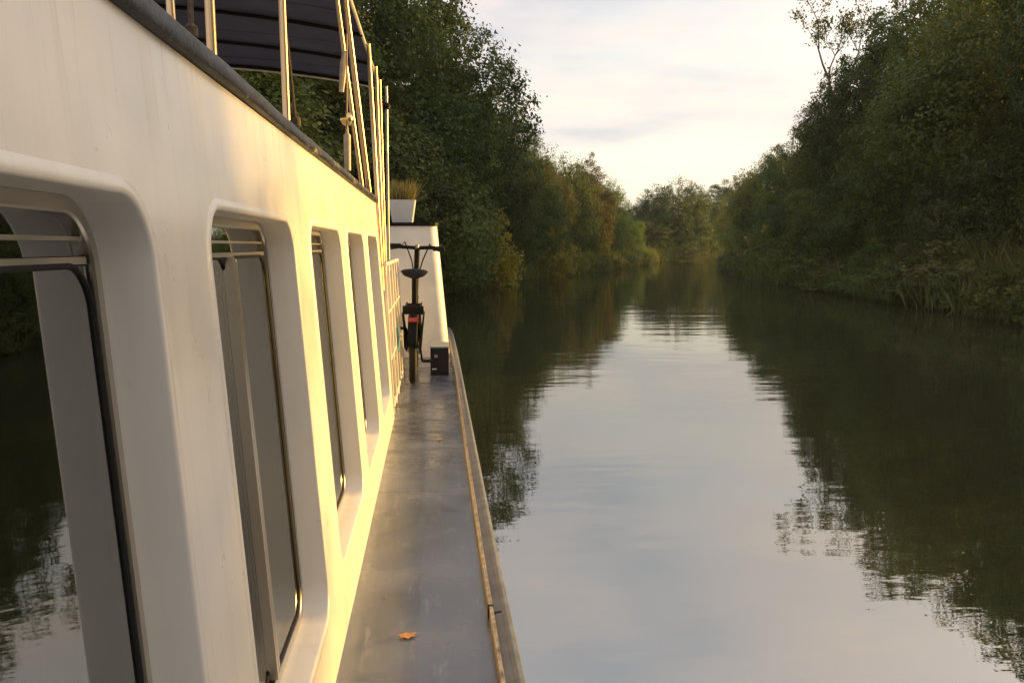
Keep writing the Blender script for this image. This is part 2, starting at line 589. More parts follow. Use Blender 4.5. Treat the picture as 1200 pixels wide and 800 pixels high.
mb = MB()
mb.add([(-300, -200, ZW), (400, -200, ZW), (400, 400, ZW), (-300, 400, ZW)], [(0, 1, 2, 3)])
tag(mb.build('canal_water', M['water']), kind='structure')

# ------------------------------------------------------------------ vegetation prototypes


def quads_mesh(name, V4, tint, mat):
    """V4: n x 4 x 3 leaf quads; tint: n"""
    n = len(V4)
    me = bpy.data.meshes.new(name)
    me.vertices.add(n * 4)
    me.vertices.foreach_set('co', np.ascontiguousarray(V4, dtype=np.float32).ravel())
    me.loops.add(n * 4)
    me.loops.foreach_set('vertex_index', np.arange(n * 4, dtype=np.int32))
    me.polygons.add(n)
    me.polygons.foreach_set('loop_start', np.arange(0, n * 4, 4, dtype=np.int32))
    me.polygons.foreach_set('loop_total', np.full(n, 4, dtype=np.int32))
    a = me.attributes.new('tint', 'FLOAT', 'FACE')
    a.data.foreach_set('value', tint.astype(np.float32))
    me.update(calc_edges=True)
    me.materials.append(mat)
    return me


def unit(v):
    return v / (np.linalg.norm(v, axis=1, keepdims=True) + 1e-9)


def leaf_quads(C, size, rg, face=None):
    n = len(C)
    nrm = rg.normal(size=(n, 3)) * 0.55
    if face is not None:
        nrm = nrm + face * 0.75 + np.array([0, 0, 0.45])
    nrm = unit(nrm)
    a = unit(np.cross(nrm, rg.normal(size=(n, 3))))
    b_ = np.cross(nrm, a)
    s = size * rg.uniform(0.5, 1.5, n)[:, None]
    return np.stack([C - a * s * 0.5, C + b_ * s * 0.30 - a * s * 0.06, C + a * s * 0.5, C - b_ * s * 0.30 - a * s * 0.06], 1)


def make_crown(seed, H, W, z0, nl, n_leaf, size, prof, sparse=0.0, spread=0.24, droop=0.0):
    """leaf clumps gathered on uneven lobes; returns quads, tints and lobe centres"""
    rg = np.random.default_rng(seed)
    lobes = []
    for i in range(nl):
        tt = (i + rg.uniform(0, 1)) / nl
        rr = prof(tt) * W / 2
        an = i * 2.39996 + rg.uniform(-0.5, 0.5)
        q = rr * rg.uniform(0.45, 0.90)
        rad = max(0.40, rr * rg.uniform(0.30, 0.62)) * (1 - 0.3 * sparse)
        lobes.append((q * math.cos(an), q * math.sin(an), z0 + tt * (H - z0 - rad * 0.6), rad))
    L = np.array(lobes)
    ncl = int(n_leaf / 42)
    wts = L[:, 3] ** 2
    idx = rg.choice(len(L), ncl, p=wts / wts.sum())
    dirs = unit(rg.normal(size=(ncl, 3)) + np.array([0, 0, 0.25]))
    rad = L[idx, 3] * rg.uniform(0.55, 1.12, ncl) ** 0.5
    CC = L[idx, :3] + dirs * rad[:, None] * np.array([1, 1, 0.85])
    ci = rg.integers(0, ncl, n_leaf)
    C = CC[ci] + np.clip(rg.normal(size=(n_leaf, 3)), -1.7, 1.7) * spread * np.array([1, 1, 0.75]) * rg.uniform(0.5, 1.3, ncl)[ci][:, None]
    keep = C[:, 2] > 0.15
    C, ci = C[keep], ci[keep]
    tl = np.clip(0.35 * rg.uniform(0, 1, ncl) + 0.75 * rg.uniform(0, 1, len(L))[idx], 0, 1)
    tint = np.clip(0.78 * tl[ci] + 0.3 * rg.uniform(0, 1, len(C)) - 0.05, 0, 1)
    return leaf_quads(C, size, rg, dirs[ci]), tint, L


def make_trunk(L, H, r0, seed, limbs=9, top=0.82):
    rg = random.Random(seed)
    mb = MB()
    pts, rad = [], []
    for i in range(8):
        u = i / 7
        pts.append((0.35 * math.sin(u * 3 + seed) * u, 0.3 * math.cos(u * 2.3 + seed) * u, -0.3 + u * H * top))
        rad.append(r0 * (1.25 if i == 0 else 1) * (1 - 0.86 * u))
    mb.tube(pts, rad, 8)
    sel = list(range(len(L)))
    rg.shuffle(sel)
    for k in sel[:limbs]:
        x, y, z, r = L[k]
        u = min(0.85, max(0.12, (z / H - 0.22)))
        b = Vector(pts[int(u * 7)])
        e = Vector((x, y, z))
        md = b.lerp(e, 0.5) + Vector((rg.uniform(-.3, .3), rg.uniform(-.3, .3), -0.25))
        rr = r0 * (1 - 0.86 * u) * 0.55
        mb.tube([b, md, e, e + (e - md).normalized() * r * 0.7], [rr, rr * 0.65, rr * 0.3, rr * 0.08], 5, caps=False)
    return mb


def round_prof(t_):
    return max(0.18, math.sin(math.pi * min(1, (t_ * 0.86 + 0.16))) ** 0.6)


def cone_prof(t_):
    return max(0.15, 1.0 - 0.78 * t_ ** 1.5) * (0.75 + 0.25 * min(1, t_ * 5))


def egg_prof(t_):
    return max(0.2, (1 - abs(t_ - 0.38) ** 1.6 * 1.6))


PROTO = {}


def proto_tree(key, H, W, z0, nl, n, size, prof, mat, seed, r0=0.22, limbs=9, **kw):
    Q, T_, L = make_crown(seed, H, W, z0, nl, n, size, prof, **kw)
    crown = quads_mesh('crown', Q, T_, M[mat])
    trunk = make_trunk(L, H, r0, seed, limbs)
    zq = np.percentile(Q[:, :, 2], 99.6)
    wq = 2 * np.percentile(np.hypot(Q[:, :, 0], Q[:, :, 1]), 96)
    PROTO[key] = (crown, trunk, float(zq), float(wq))


proto_tree('oak', 12, 9, 0.9, 26, 95000, 0.125, round_prof, 'leaf', 1)
proto_tree('alder', 13, 6.5, 0.7, 24, 80000, 0.12, egg_prof, 'leaf_dark', 2)
proto_tree('maple', 11, 8.5, 0.6, 22, 90000, 0.125, egg_prof, 'leaf', 3)
proto_tree('hazel', 8, 7.5, 0.2, 22, 70000, 0.115, round_prof, 'leaf_dark', 4, 0.14)


def proto_branching(key, seed, mat, H=15.0):
    """open tree: forking limbs with leaf sprays only along the outer twigs"""
    rg = random.Random(seed)
    ng = np.random.default_rng(seed)
    mb = MB()
    tips = []

    def grow(p, d, ln, r, lev):
        q = p + d * ln * .5 + Vector((rg.uniform(-1, 1), rg.uniform(-1, 1), 0)) * ln * .06
        e = p + d * ln
        mb.tube([p, q, e], [r, r * .8, r * .62], 6 if lev < 2 else 4, caps=False)
        if lev >= 3:
            tips.append((q, e))
        if lev == 5:
            return
        for k in range(2 if lev < 2 else rg.choice((2, 2, 3))):
            ax = Vector((rg.uniform(-1, 1), rg.uniform(-1, 1), rg.uniform(-.1, .5))).normalized()
            nd = (d * (1.0 if k else 1.4) + ax * (.75 if lev > 0 else .45)).normalized()
            grow(e, nd, ln * rg.uniform(.58, .80) if lev else ln * .34, r * (.62 if k == 0 else .48), lev + 1)
    grow(Vector((0, 0, -.2)), Vector((.03, .02, 1)).normalized(), H * .46, .17, 0)
    C = []
    for (a, e) in tips:
        for _ in range(3):
            c = np.array(a.lerp(e, rg.uniform(.1, 1.1)))
            C.append(c + ng.normal(size=(rg.randint(8, 18), 3)) * np.array([.20, .20, .12]))
    C = np.vstack(C)
    Q = leaf_quads(C, 0.13, ng)
    crown = quads_mesh('crown', Q, ng.uniform(0, 1, len(C)), M[mat])
    PROTO[key] = (crown, mb, float(np.percentile(Q[:, :, 2], 99.8)), float(2 * np.percentile(np.hypot(Q[:, :, 0], Q[:, :, 1]), 96)))


proto_branching('ash', 5, 'leaf_olive')


def dome_prof(t_):
    return max(0.22, math.sqrt(max(0.0, 1 - t_ ** 2.4)))


proto_tree('dome', 9, 8.5, 0.2, 60, 52000, 0.15, dome_prof, 'leaf_dark', 14, 0.2, 10, spread=0.30)
proto_tree('shade_birch', 8, 6, 0.3, 60, 36000, 0.12, round_prof, 'leaf_olive', 9, 0.10, 14, spread=0.5)  # unseen tree, leaf count set by how much sun it lets through
proto_tree('rust', 10, 6, 1.2, 18, 45000, 0.12, egg_prof, 'leaf_warm', 6)
proto_tree('gold', 3.6, 3.0, 0.2, 16, 5200, 0.16, egg_prof, 'leaf_yellow_lit', 8, 0.05, 8, spread=0.22)

trunk_mesh = {}


def place_tree(key, loc, h, w, rz, label, group, name='broadleaf_tree', cat='tree', mat=None):
    crown, trunk, H, W = PROTO[key]
    root = empty(name, loc, rz)
    root.scale = (w / W, w / W, h / H)
    tag(root, label, cat, group)
    if key not in trunk_mesh:
        o = trunk.build('trunk', M['bark'], root, smooth=True)
        trunk_mesh[key] = o.data
    else:
        o = bpy.data.objects.new('trunk', trunk_mesh[key])
        o.parent = root
        col.objects.link(o)
    c = bpy.data.objects.new('crown', crown)
    c.parent = root
    col.objects.link(c)
    if mat:
        c.material_slots[0].link = 'OBJECT'
        c.material_slots[0].material = M[mat]
    return root


LOOK = {'leaf': 'mid green', 'leaf_dark': 'deep green', 'leaf_olive': 'olive green', 'leaf_grey': 'grey green', 'leaf_yellow_lit': 'yellowish', 'reed': 'straw green'}
FORM = {'oak': 'broad spreading', 'alder': 'tall narrow', 'maple': 'rounded full', 'hazel': 'low bushy', 'ash': 'open', 'dome': 'domed dense', 'shade_birch': 'unseen sun filtering', 'rust': 'upright', 'gold': 'small'}


def px_tree(key, px, top, Y, w, label, group=None, base=None, **kw):
    if 'mat' not in kw and group:
        kw['mat'] = random.choice(['leaf', 'leaf_dark', 'leaf_olive', 'leaf_grey', 'leaf'])
    label = label.replace('FORM', FORM[key]).replace('LOOK', LOOK.get(kw.get('mat'), 'green'))
    p = at(px, top, Y)
    z0 = gz(p.x, Y)
    if base is not None:
        z0 = base
    place_tree(key, (p.x, Y, z0 - 0.05), p.z - z0, w, random.uniform(0, 6.28), label, group, **kw)


G_L = 'trees on the bank behind the barge canopy'
G_R = 'trees on the bank across the open water'
G_F = 'trees closing the view at the canal bend'
LAB_L = 'FORM LOOK tree in the row behind the bicycle and white bulkhead'
LAB_L2 = 'FORM LOOK tree towering behind the white planter and canopy posts'
LAB_R = 'FORM LOOK tree in the row across the water from the deck'
LAB_F = 'distant FORM dusky tree closing the view where the canal bends'

for (k, px, top, Y, w) in [('oak', 235, -90, 22, 10), ('alder', 330, -20, 25, 9), ('maple', 390, -60, 28, 9)]:
    px_tree(k, px, top, Y, w, 'FORM LOOK tree seen between the cap rail and the canopy hem', G_L)
for (k, px, top, Y, w) in [('oak', 452, -70, 31, 9), ('alder', 492, -8, 35, 6.2)]:
    px_tree(k, px, top, Y, w, LAB_L2, G_L)
for (k, px, top, Y, w) in [('maple', 540, 94, 44, 6.2), ('alder', 577, 104, 45, 5.2), ('oak', 602, 146, 50, 6), ('maple', 626, 172, 58, 5.5),
                           ('dome', 652, 182, 65, 6.0), ('dome', 673, 194, 69, 5.5), ('dome', 697, 206, 75, 6), ('dome', 717, 218, 88, 5.5), ('hazel', 729, 246, 98, 5.5),
                           ('oak', 470, 60, 40, 9), ('hazel', 560, 140, 52, 8), ('dome', 620, 190, 66, 8), ('dome', 665, 215, 76, 8),
                           ('hazel', 500, 180, 33, 6), ('hazel', 520, 215, 38, 3.6), ('hazel', 588, 215, 52, 4.5), ('hazel', 668, 238, 70, 5)]:
    px_tree(k, px, top, Y, w, LAB_L, G_L)
px_tree('rust', 690, 184, 72, 4.6, 'tree with a brownish autumn crown rising above the dark row')
for m_ in ('black', 'rubber', 'blackbox'):
    M[m_].node_tree.nodes['Principled BSDF'].inputs['Specular IOR Level'].default_value = 0.15
for (k, px, top, Y, w) in [('dome', 746, 240, 118, 9), ('dome', 768, 226, 116, 9), ('dome', 792, 213, 114, 11), ('dome', 815, 222, 122, 9),
                           ('maple', 847, 214, 124, 8), ('dome', 832, 238, 118, 8), ('dome', 868, 216, 126, 9), ('dome', 780, 246, 112, 9), ('dome', 805, 250, 116, 9), ('dome', 757, 258, 108, 7)]:
    px_tree(k, px, top, Y, w, LAB_F, G_F, mat='leaf_dark')
for (k, px, top, Y, w) in [('dome', 880, 206, 90, 6), ('dome', 889, 194, 80, 6.5), ('maple', 912, 176, 68, 6.5), ('oak', 942, 160, 58, 7), ('alder', 970, 122, 50, 6.5),
                           ('oak', 1012, 92, 44, 7.5), ('maple', 1048, 36, 40, 7.5), ('oak', 1085, -25, 37, 8.5), ('alder', 1128, -30, 33, 7.5), ('oak', 1178, -60, 30, 9),
                           ('maple', 1235, -80, 27, 9), ('hazel', 900, 225, 70, 7), ('hazel', 950, 210, 52, 7), ('hazel', 1000, 190, 41, 6.5),
                           ('hazel', 1060, 170, 35, 6.5), ('hazel', 1090, 165, 31, 4.6), ('hazel', 1190, 140, 27, 6), ('oak', 990, 140, 58, 8), ('maple', 1068, 70, 50, 10), ('oak', 1140, 0, 44, 11),
                           ('oak', 1200, -20, 40, 11)]:
    px_tree(k, px, top, Y, w, LAB_R, G_R)
px_tree('ash', 978, -25, 43, 7.0, 'tall sparse tree with thin bare limbs showing against the sky')
px_tree('ash', 1050, -75, 45, 5.0, 'thin open crowned tree standing behind the dense row across the water')

# trees further back along the bank across the water: unseen, they shade the near cabin side
for (k, x, y, h, w) in [('oak', 19.5, 20.5, 13, 8), ('oak', 28, 25, 13, 10),
                        ('shade_birch', 16.3, 4.1, 7, 6.8), ('shade_birch', 20.2, 5.2, 8.5, 6.8), ('oak', 18.5, 1.6, 12, 8), ('maple', 16.8, -4.5, 12, 8), ('oak', 17.5, -11, 13, 9), ('alder', 17, -17, 12, 8), ('oak', 16, -25, 13, 10),
                        ('hazel', 15.5, -1.0, 7, 6), ('hazel', 15.5, -8, 7, 7)]:
    mt_ = random.choice(['leaf', 'leaf_dark', 'leaf_olive', 'leaf_grey'])
    place_tree(k, (x, y, gz(x, y) - 0.05), h, w, random.uniform(0, 6.28), LAB_R.replace('FORM', FORM[k]).replace('LOOK', LOOK[mt_]), G_R, mat=mt_)

# yellow shrubs, the sunlight on them put into the leaf colour
px_tree('gold', 575, 246, 39.3, 3.0, 'yellow sapling with sunlight coloured into its leaves above the waterside scrub beside the white bulkhead', name='yellow_sapling', cat='sapling')
px_tree('gold', 646, 287, 52.0, 2.7, 'rounded golden bush with sunlight coloured into its leaves at the foot of the dark tree row', name='golden_bush', cat='bush')
px_tree('gold', 1138, 205, 27.5, 2.4, 'yellow sapling with backlight coloured into its leaves in a gap of the dark trees', name='yellow_sapling', cat='sapling')

# waterside bushes
Qb, Tb, Lb = make_crown(21, 2.2, 2.8, 0.05, 14, 5200, 0.12, round_prof, spread=0.16)
BUSH = [quads_mesh('foliage', Qb, Tb, M['leaf_grey'])]
Qb, Tb, Lb = make_crown(22, 2.4, 2.4, 0.05, 12, 4600, 0.13, egg_prof, spread=0.18)
BUSH.append(quads_mesh('foliage', Qb, Tb, M['leaf']))
SHOOT = []
for sd in (31, 32):
    mbs = MB()
    rgs = random.Random(sd)
    for i in range(26):
        a = rgs.uniform(0, 6.28)
        q = rgs.uniform(0.1, 0.9)
        hh_ = rgs.uniform(1.2, 2.35)
        b0 = Vector((0.25 * math.cos(a), 0.25 * math.sin(a), -0.1))
        mbs.tube([b0, b0 + Vector((q * .4 * math.cos(a), q * .4 * math.sin(a), hh_ * .6)), b0 + Vector((q * math.cos(a), q * math.sin(a), hh_))], [.012, .008, .003], 4, caps=False)
    SHOOT.append(mbs)
shoot_mesh = [None, None]


def place_bush(kind, loc, h, w, rz, label, group, mat=None):
    root = empty('waterside_bush', loc, rz)
    root.scale = (w / 2.8, w / 2.8, h / 2.2)
    tag(root, label, 'bush', group)
    if shoot_mesh[kind] is None:
        o = SHOOT[kind].build('stems', M['bark'], root)
        shoot_mesh[kind] = o.data
    else:
        o = bpy.data.objects.new('stems', shoot_mesh[kind])
        o.parent = root
        col.objects.link(o)
    c = bpy.data.objects.new('foliage', BUSH[kind])
    c.parent = root
    col.objects.link(c)
    if mat:
        c.material_slots[0].link = 'OBJECT'
        c.material_slots[0].material = M[mat]
    return root


def along(line, y0, y1, step):
    """points every step metres on a bank line, with the outward normal to the left of travel"""
    d = np.hypot(*np.diff(line, axis=0).T)
    s = np.concatenate([[0], np.cumsum(d)])
    out = []
    for q in np.arange(0, s[-1], step):
        x = np.interp(q, s, line[:, 0])
        y = np.interp(q, s, line[:, 1])
        if y0 <= y <= y1:
            x2 = np.interp(q + .5, s, line[:, 0])
            y2 = np.interp(q + .5, s, line[:, 1])
            tx, ty = x2 - x, y2 - y
            l = math.hypot(tx, ty) + 1e-9
            out.append((x, y, -ty / l, tx / l))
    return out


for (x, y, nx_, ny_) in along(LEFT_S, 24, 104, 2.0):
    o_ = random.uniform(-0.1, 1.2)
    if 37.2 < y < 41 or 46.5 < y < 54:
        o_ = 1.4
    X_, Y_ = x + nx_ * o_, y + ny_ * o_
    k = random.randint(0, 1)
    h_, mt_ = random.uniform(.6, 1.2) if y > 60 else random.uniform(1.0, 2.4) if o_ < 1.4 else random.uniform(.7, .95), random.choice(['leaf_grey', 'leaf_olive', 'reed', 'leaf'])
    place_bush(k, (X_, Y_, gz(X_, Y_) - .05), h_, random.uniform(2.0, 3.2), random.uniform(0, 6.28),
               ('tall ' if h_ > 1.7 else 'low ') + LOOK[mt_] + ' bush at the water edge behind the bicycle and bulkhead', 'waterside bushes below the trees behind the barge', mt_)
for (x, y, nx_, ny_) in along(RIGHT_S, 17, 98, 1.7):
    o_ = random.uniform(-0.1, 1.2)
    X_, Y_ = x - nx_ * o_, y - ny_ * o_
    k = random.randint(0, 1)
    h_, mt_ = random.uniform(.6, 1.2) if y > 66 else random.uniform(0.9, 2.1), random.choice(['leaf_grey', 'leaf_olive', 'reed', 'reed', 'leaf_olive', 'leaf'])
    place_bush(k, (X_, Y_, gz(X_, Y_) - .05), h_, random.uniform(1.8, 3.0), random.uniform(0, 6.28),
               ('tall ' if h_ > 1.5 else 'low ') + LOOK[mt_] + ' bush at the water edge across from the deck', 'waterside bushes across from the deck', mt_)
p = at(825, 306, 101)
place_bush(0, (p.x - .8, 104, ZW), 2.3, 4.2, 1.0, 'pale grey green rounded bush standing alone at the canal bend', None)
p = at(905, 300, 60)
place_bush(1, (p.x + .4, 62, gz(p.x + .4, 62)), 2.4, 3.0, 2.0, 'olive yellow tipped bush where the far bank meets the bend', None, 'leaf_yellow_lit')


def reed_strip(name, pts, n, seed, label):
    rg = np.random.default_rng(seed)
    pts = np.array(pts)
    i = rg.integers(0, len(pts), n)
    off = rg.uniform(-0.35, 2.4, n)
    B = pts[i, :2] + pts[i, 2:] * off[:, None] + rg.normal(size=(n, 2)) * 0.35
    z = ground_z(B)
    clump = 0.55 + 0.45 * np.sin(B[:, 0] * 1.7 + np.sin(B[:, 1] * 1.1) * 2) * np.sin(B[:, 1] * 0.9 + 1)
    hgt = rg.uniform(0.3, 1.45, n) * (0.7 + 0.5 * clump)
    an = rg.uniform(0, 6.28, n)
    w = rg.uniform(0.010, 0.026, n)
    lean = rg.normal(size=(n, 2)) * 0.42
    b0 = np.stack([B[:, 0], B[:, 1], np.maximum(z, ZW - .1)], 1)
    s = np.stack([np.cos(an) * w, np.sin(an) * w, np.zeros(n)], 1)
    tip = b0 + np.stack([lean[:, 0] * hgt, lean[:, 1] * hgt, hgt], 1)
    mid = b0 * 0.45 + tip * 0.55 + np.array([0, 0, 0.06])
    V4 = np.stack([b0 - s * 0.6, mid - s, tip, mid + s], 1)
    me = quads_mesh(name, V4, np.clip(0.5 * clump + rg.uniform(-.1, .5, n), 0, 1), M['reed'])
    o = bpy.data.objects.new(name, me)
    col.objects.link(o)
    tag(o, label, 'reeds', kind='stuff')


reed_strip('bank_reeds', [(x, y, a, c) for (x, y, a, c) in along(LEFT_S, 20, 125, 0.3)], 42000, 41, 'mixed reeds and grass lining the bank below the trees behind the barge')
reed_strip('bank_reeds', [(x, y, -a, -c) for (x, y, a, c) in along(RIGHT_S, 2, 112, 0.3)], 52000, 42, 'mixed reeds and grass lining the bank across from the deck')

# ------------------------------------------------------------------ the barge
barge = empty('canal_barge', (0, 0, ZW))
tag(barge, 'white canal barge with recessed windows and a grey steel side deck', 'boat')
OFF = Vector((0, 0, -ZW))


def part(mb, name, mat, parent=None, smooth=False):
    """parts are modelled in world metres; the barge root sits at the waterline"""
    o = mb.build(name, mat, parent if parent else barge, smooth)
    if parent is None or parent is barge:
        o.location = OFF
    return o


def edge_x(y):                           # outer edge of the side deck, slight bulge, drawing in at the bow
    e = 0.222 + 0.004 * max(0, y - 3) ** 1.1 if y < 9 else 0.222 + 0.004 * 6 ** 1.1
    if y > 11:
        e -= 0.035 * (y - 11) ** 2
    return e


ys = [-7 + i * 0.25 for i in range(int((15 + 7) / .25) + 1)]
# hull
mb = MB()
vs, fs = [], []
for y in ys:
    e = edge_x(y)
    c = -2.2
    vs += [(e - .02, y, -.03), (e - .03, y, -.35), (e - .10, y, -1.3), (2 * c - e + .10, y, -1.3), (2 * c - e + .03, y, -.35), (2 * c - e + .02, y, -.03)]
for i in range(len(ys) - 1):
    for k in range(6):
        k2 = (k + 1) % 6
        fs.append((i * 6 + k, (i + 1) * 6 + k, (i + 1) * 6 + k2, i * 6 + k2))
fs += [(0, 1, 2, 3, 4, 5), tuple((len(ys) - 1) * 6 + k for k in range(5, -1, -1))]
part(mb.add(vs, fs), 'hull', M['hull'])
# side deck: steel plates welded end to end, each a part
yb = [-7, -3.2, -0.6, 1.55, 3.95, 6.4, 8.9, 12.0]
for a, c in zip(yb[:-1], yb[1:]):
    mb = MB()
    yy = np.linspace(a + .0015, c - .0015, 9)
    vs, fs = [], []
    for y in yy:
        e = edge_x(y) - 0.050
        vs += [(-.36, y, -.02), (-.36, y, 0.0), (-0.05, y, 0.004), (e, y, -.002), (e, y, -.02)]
    for i in range(8):
        for k in range(5):
            k2 = (k + 1) % 5
            fs.append((i * 5 + k, (i + 1) * 5 + k, (i + 1) * 5 + k2, i * 5 + k2))
    fs += [(0, 1, 2, 3, 4), tuple(40 + k for k in (4, 3, 2, 1, 0))]
    part(mb.add(vs, fs), 'deck_plate', M['deck'])
# toe rail: low bar with a worn inner lip coloured with the sun's gold, and the rounded rubbing strake outside it
segs = [(-7.0, 2.545), (2.56, 6.9), (6.915, 12.0)]
for a, c in segs:
    yy = list(np.linspace(a, c, 24))
    lip = [(-.058, -.01), (-.058, .035), (-.055, .039), (-.049, .039), (-.046, .035), (-.046, -.01)]
    tr_ = part(MB().sweep(lip, yy, lambda y: (edge_x(y), 0)), 'toe_rail', M['strip'], smooth=True)
    gut = [(-.0455, -.03), (-.0455, .010), (-.030, .016), (-.018, .017), (-.018, -.03)]
    part(MB().sweep(gut, yy, lambda y: (edge_x(y), 0)), 'gunwale', M['strake'], smooth=True)
yy = list(np.linspace(-7, 12, 70))
rub = [(-.0175, -.02)] + [(-.006 + .0165 * math.cos(a), .008 + .0165 * math.sin(a)) for a in np.linspace(math.pi * .78, -math.pi * .5, 9)] + [(-.0175, -.06)]
part(MB().sweep(rub, yy, lambda y: (edge_x(y), 0)), 'rubbing_strake', M['strake'], smooth=True)
mb = MB().box(.160, .1775, 2.535, 2.570, .000, .036, .003)
part(mb, 'rail_joint', M['black'])

# cabin side with recessed windows
LEAN = 0.0712


def wx(z):
    return -0.268 - LEAN * z


def wp(y, z, d=0.0):
    return (wx(z) - d, y, z)


def rrect(y0, y1, z0, z1, r, n=9):
    r = max(0.001, r)
    pts = []
    for (cy_, cz_, a0) in ((y1 - r, z1 - r, 0), (y0 + r, z1 - r, 90), (y0 + r, z0 + r, 180), (y1 - r, z0 + r, 270)):
        for k in range(n):
            a = R(a0 + 90 * k / (n - 1))
            pts.append((cy_ + r * math.cos(a), cz_ + r * math.sin(a)))
    return pts


WINS = [(c - .41, c + .41) for c in (-1.50, -.40, .70, 1.80, 2.92, 4.00, 5.10)]
WZ0, WZ1, DEP = 0.19, 1.21, 0.070
YC0, YC1, ZTOP = -5.0, 5.72, 1.433
bm = bmesh.new()
ov = [bm.verts.new(wp(*q)) for q in ((YC0, 0.0), (YC1, 0.0), (YC1, ZTOP), (YC0, ZTOP))]
es = [bm.edges.new((ov[i], ov[(i + 1) % 4])) for i in range(4)]
rec = []
for (a, c) in WINS:
    steps = [(.020, 0.0), (.018, -.003), (.0055, -.0035)] + [(.0055 * (1 - math.sin(u)), -.0035 + .006 * (1 - math.cos(u))) for u in (R(30), R(60), R(90))] + [(0.0, DEP * .6), (-.002, DEP + .012)]
    loops = []
    for (o_, d) in steps:
        loops.append([bm.verts.new(wp(y, z, d)) for (y, z) in rrect(a - o_, c + o_, WZ0 - o_, WZ1 + o_, .085 + o_)])
    m_ = len(loops[0])
    es += [bm.edges.new((loops[0][i], loops[0][(i + 1) % m_])) for i in range(m_)]
    rec.append(loops)
bmesh.ops.triangle_fill(bm, use_beauty=True, use_dissolve=False, edges=es)
for loops in rec:
    m_ = len(loops[0])
    for A, B in zip(loops[:-1], loops[1:]):
        for i in range(m_):
            f = bm.faces.new((A[i], A[(i + 1) % m_], B[(i + 1) % m_], B[i]))
            f.smooth = True
# forward end wall, returning across the boat
e2 = [bm.verts.new(q) for q in ((wx(0) - .012, YC1 + .012, 0.0), (wx(ZTOP) - .012, YC1 + .012, ZTOP), (-4.0, YC1 + .012, ZTOP), (-4.0, YC1 + .012, 0))]
bm.faces.new((ov[1], ov[2], e2[1], e2[0]))
bm.faces.new((e2[0], e2[1], e2[2], e2[3]))
bmesh.ops.recalc_face_normals(bm, faces=list(bm.faces))
me = bpy.data.meshes.new('cabin_wall')
bm.to_mesh(me)
bm.free()
me.materials.append(M['paint'])
cw = bpy.data.objects.new('cabin_wall', me)
col.objects.link(cw)
cw.parent = barge
cw.location = OFF


def ring(y0, y1, z0, z1, r, wd, d0, d1, n=9):
    """rounded rectangular frame between depths d0 (outer face) and d1"""
    mb = MB()
    A = rrect(y0, y1, z0, z1, r, n)
    B = rrect(y0 + wd, y1 - wd, z0 + wd, z1 - wd, max(.004, r - wd), n)
    m_ = len(A)
    ch = min(.003, wd * .3)
    A2 = rrect(y0 + ch, y1 - ch, z0 + ch, z1 - ch, max(.004, r - ch), n)
    B2 = rrect(y0 + wd - ch, y1 - wd + ch, z0 + wd - ch, z1 - wd + ch, max(.004, r - wd + ch), n)
    vs = [wp(y, z, d1) for y, z in A] + [wp(y, z, d0 + ch) for y, z in A] + [wp(y, z, d0) for y, z in A2] + [wp(y, z, d0) for y, z in B2] + [wp(y, z, d0 + ch) for y, z in B] + [wp(y, z, d1) for y, z in B]
    fs = []
    for l in range(5):
        for i in range(m_):
            i2 = (i + 1) % m_
            fs.append((l * m_ + i, l * m_ + i2, (l + 1) * m_ + i2, (l + 1) * m_ + i))
    return mb.add(vs, fs)


def wbar(y0, y1, z0, z1, d0, d1):
    mb = MB()
    vs = [wp(y, z, d) for y in (y0, y1) for z in (z0, z1) for d in (d0, d1)]
    return mb.add(vs, [(0, 1, 3, 2), (4, 6, 7, 5), (0, 4, 5, 1), (2, 3, 7, 6), (0, 2, 6, 4), (1, 5, 7, 3)])


for (a, c) in WINS:
    mid = (a + c) / 2
    y0, y1, z0, z1 = a - .001, c + .001, WZ0 - .001, WZ1 + .001
    win = part(ring(y0, y1, z0, z1, .086, .022, DEP - .006, DEP + .02), 'window', M['frame_metal'], smooth=True)
    zt = z1 - .082                       # underside of the narrow top light
    part(wbar(y0 + .03, y1 - .03, zt, zt + .009, DEP - .001, DEP + .012), 'transom_bar', M['frame_metal'], win)
    part(wbar(y0 + .03, y1 - .03, zt + .028, zt + .033, DEP + .001, DEP + .012), 'transom_bar', M['frame_metal'], win)
    part(wbar(y0 + .022, y1 - .022, zt + .010, z1 - .022, DEP + .006, DEP + .009), 'pane', M['glass'], win)
    for (p0, p1, dd) in ((y0 + .022, mid + .012, .008), (mid - .004, y1 - .022, .001)):
        part(ring(p0, p1, z0 + .022, zt + .004, .060, .009, DEP - .003 + dd, DEP + .008 + dd), 'gasket', M['rubber'], win, True)
        part(wbar(p0 + .006, p1 - .006, z0 + .028, zt - .002, DEP + dd + .001, DEP + dd + .004), 'pane', M['glass'], win)
    part(wbar(mid - .006, mid + .010, z0 + .03, zt, DEP - .012, DEP + .010), 'mullion', M['frame_metal'], win)
    part(wbar(mid + .022, mid + .034, z0 + .04, zt - .01, DEP - .010, DEP + .003), 'mullion', M['frame_metal'], win)

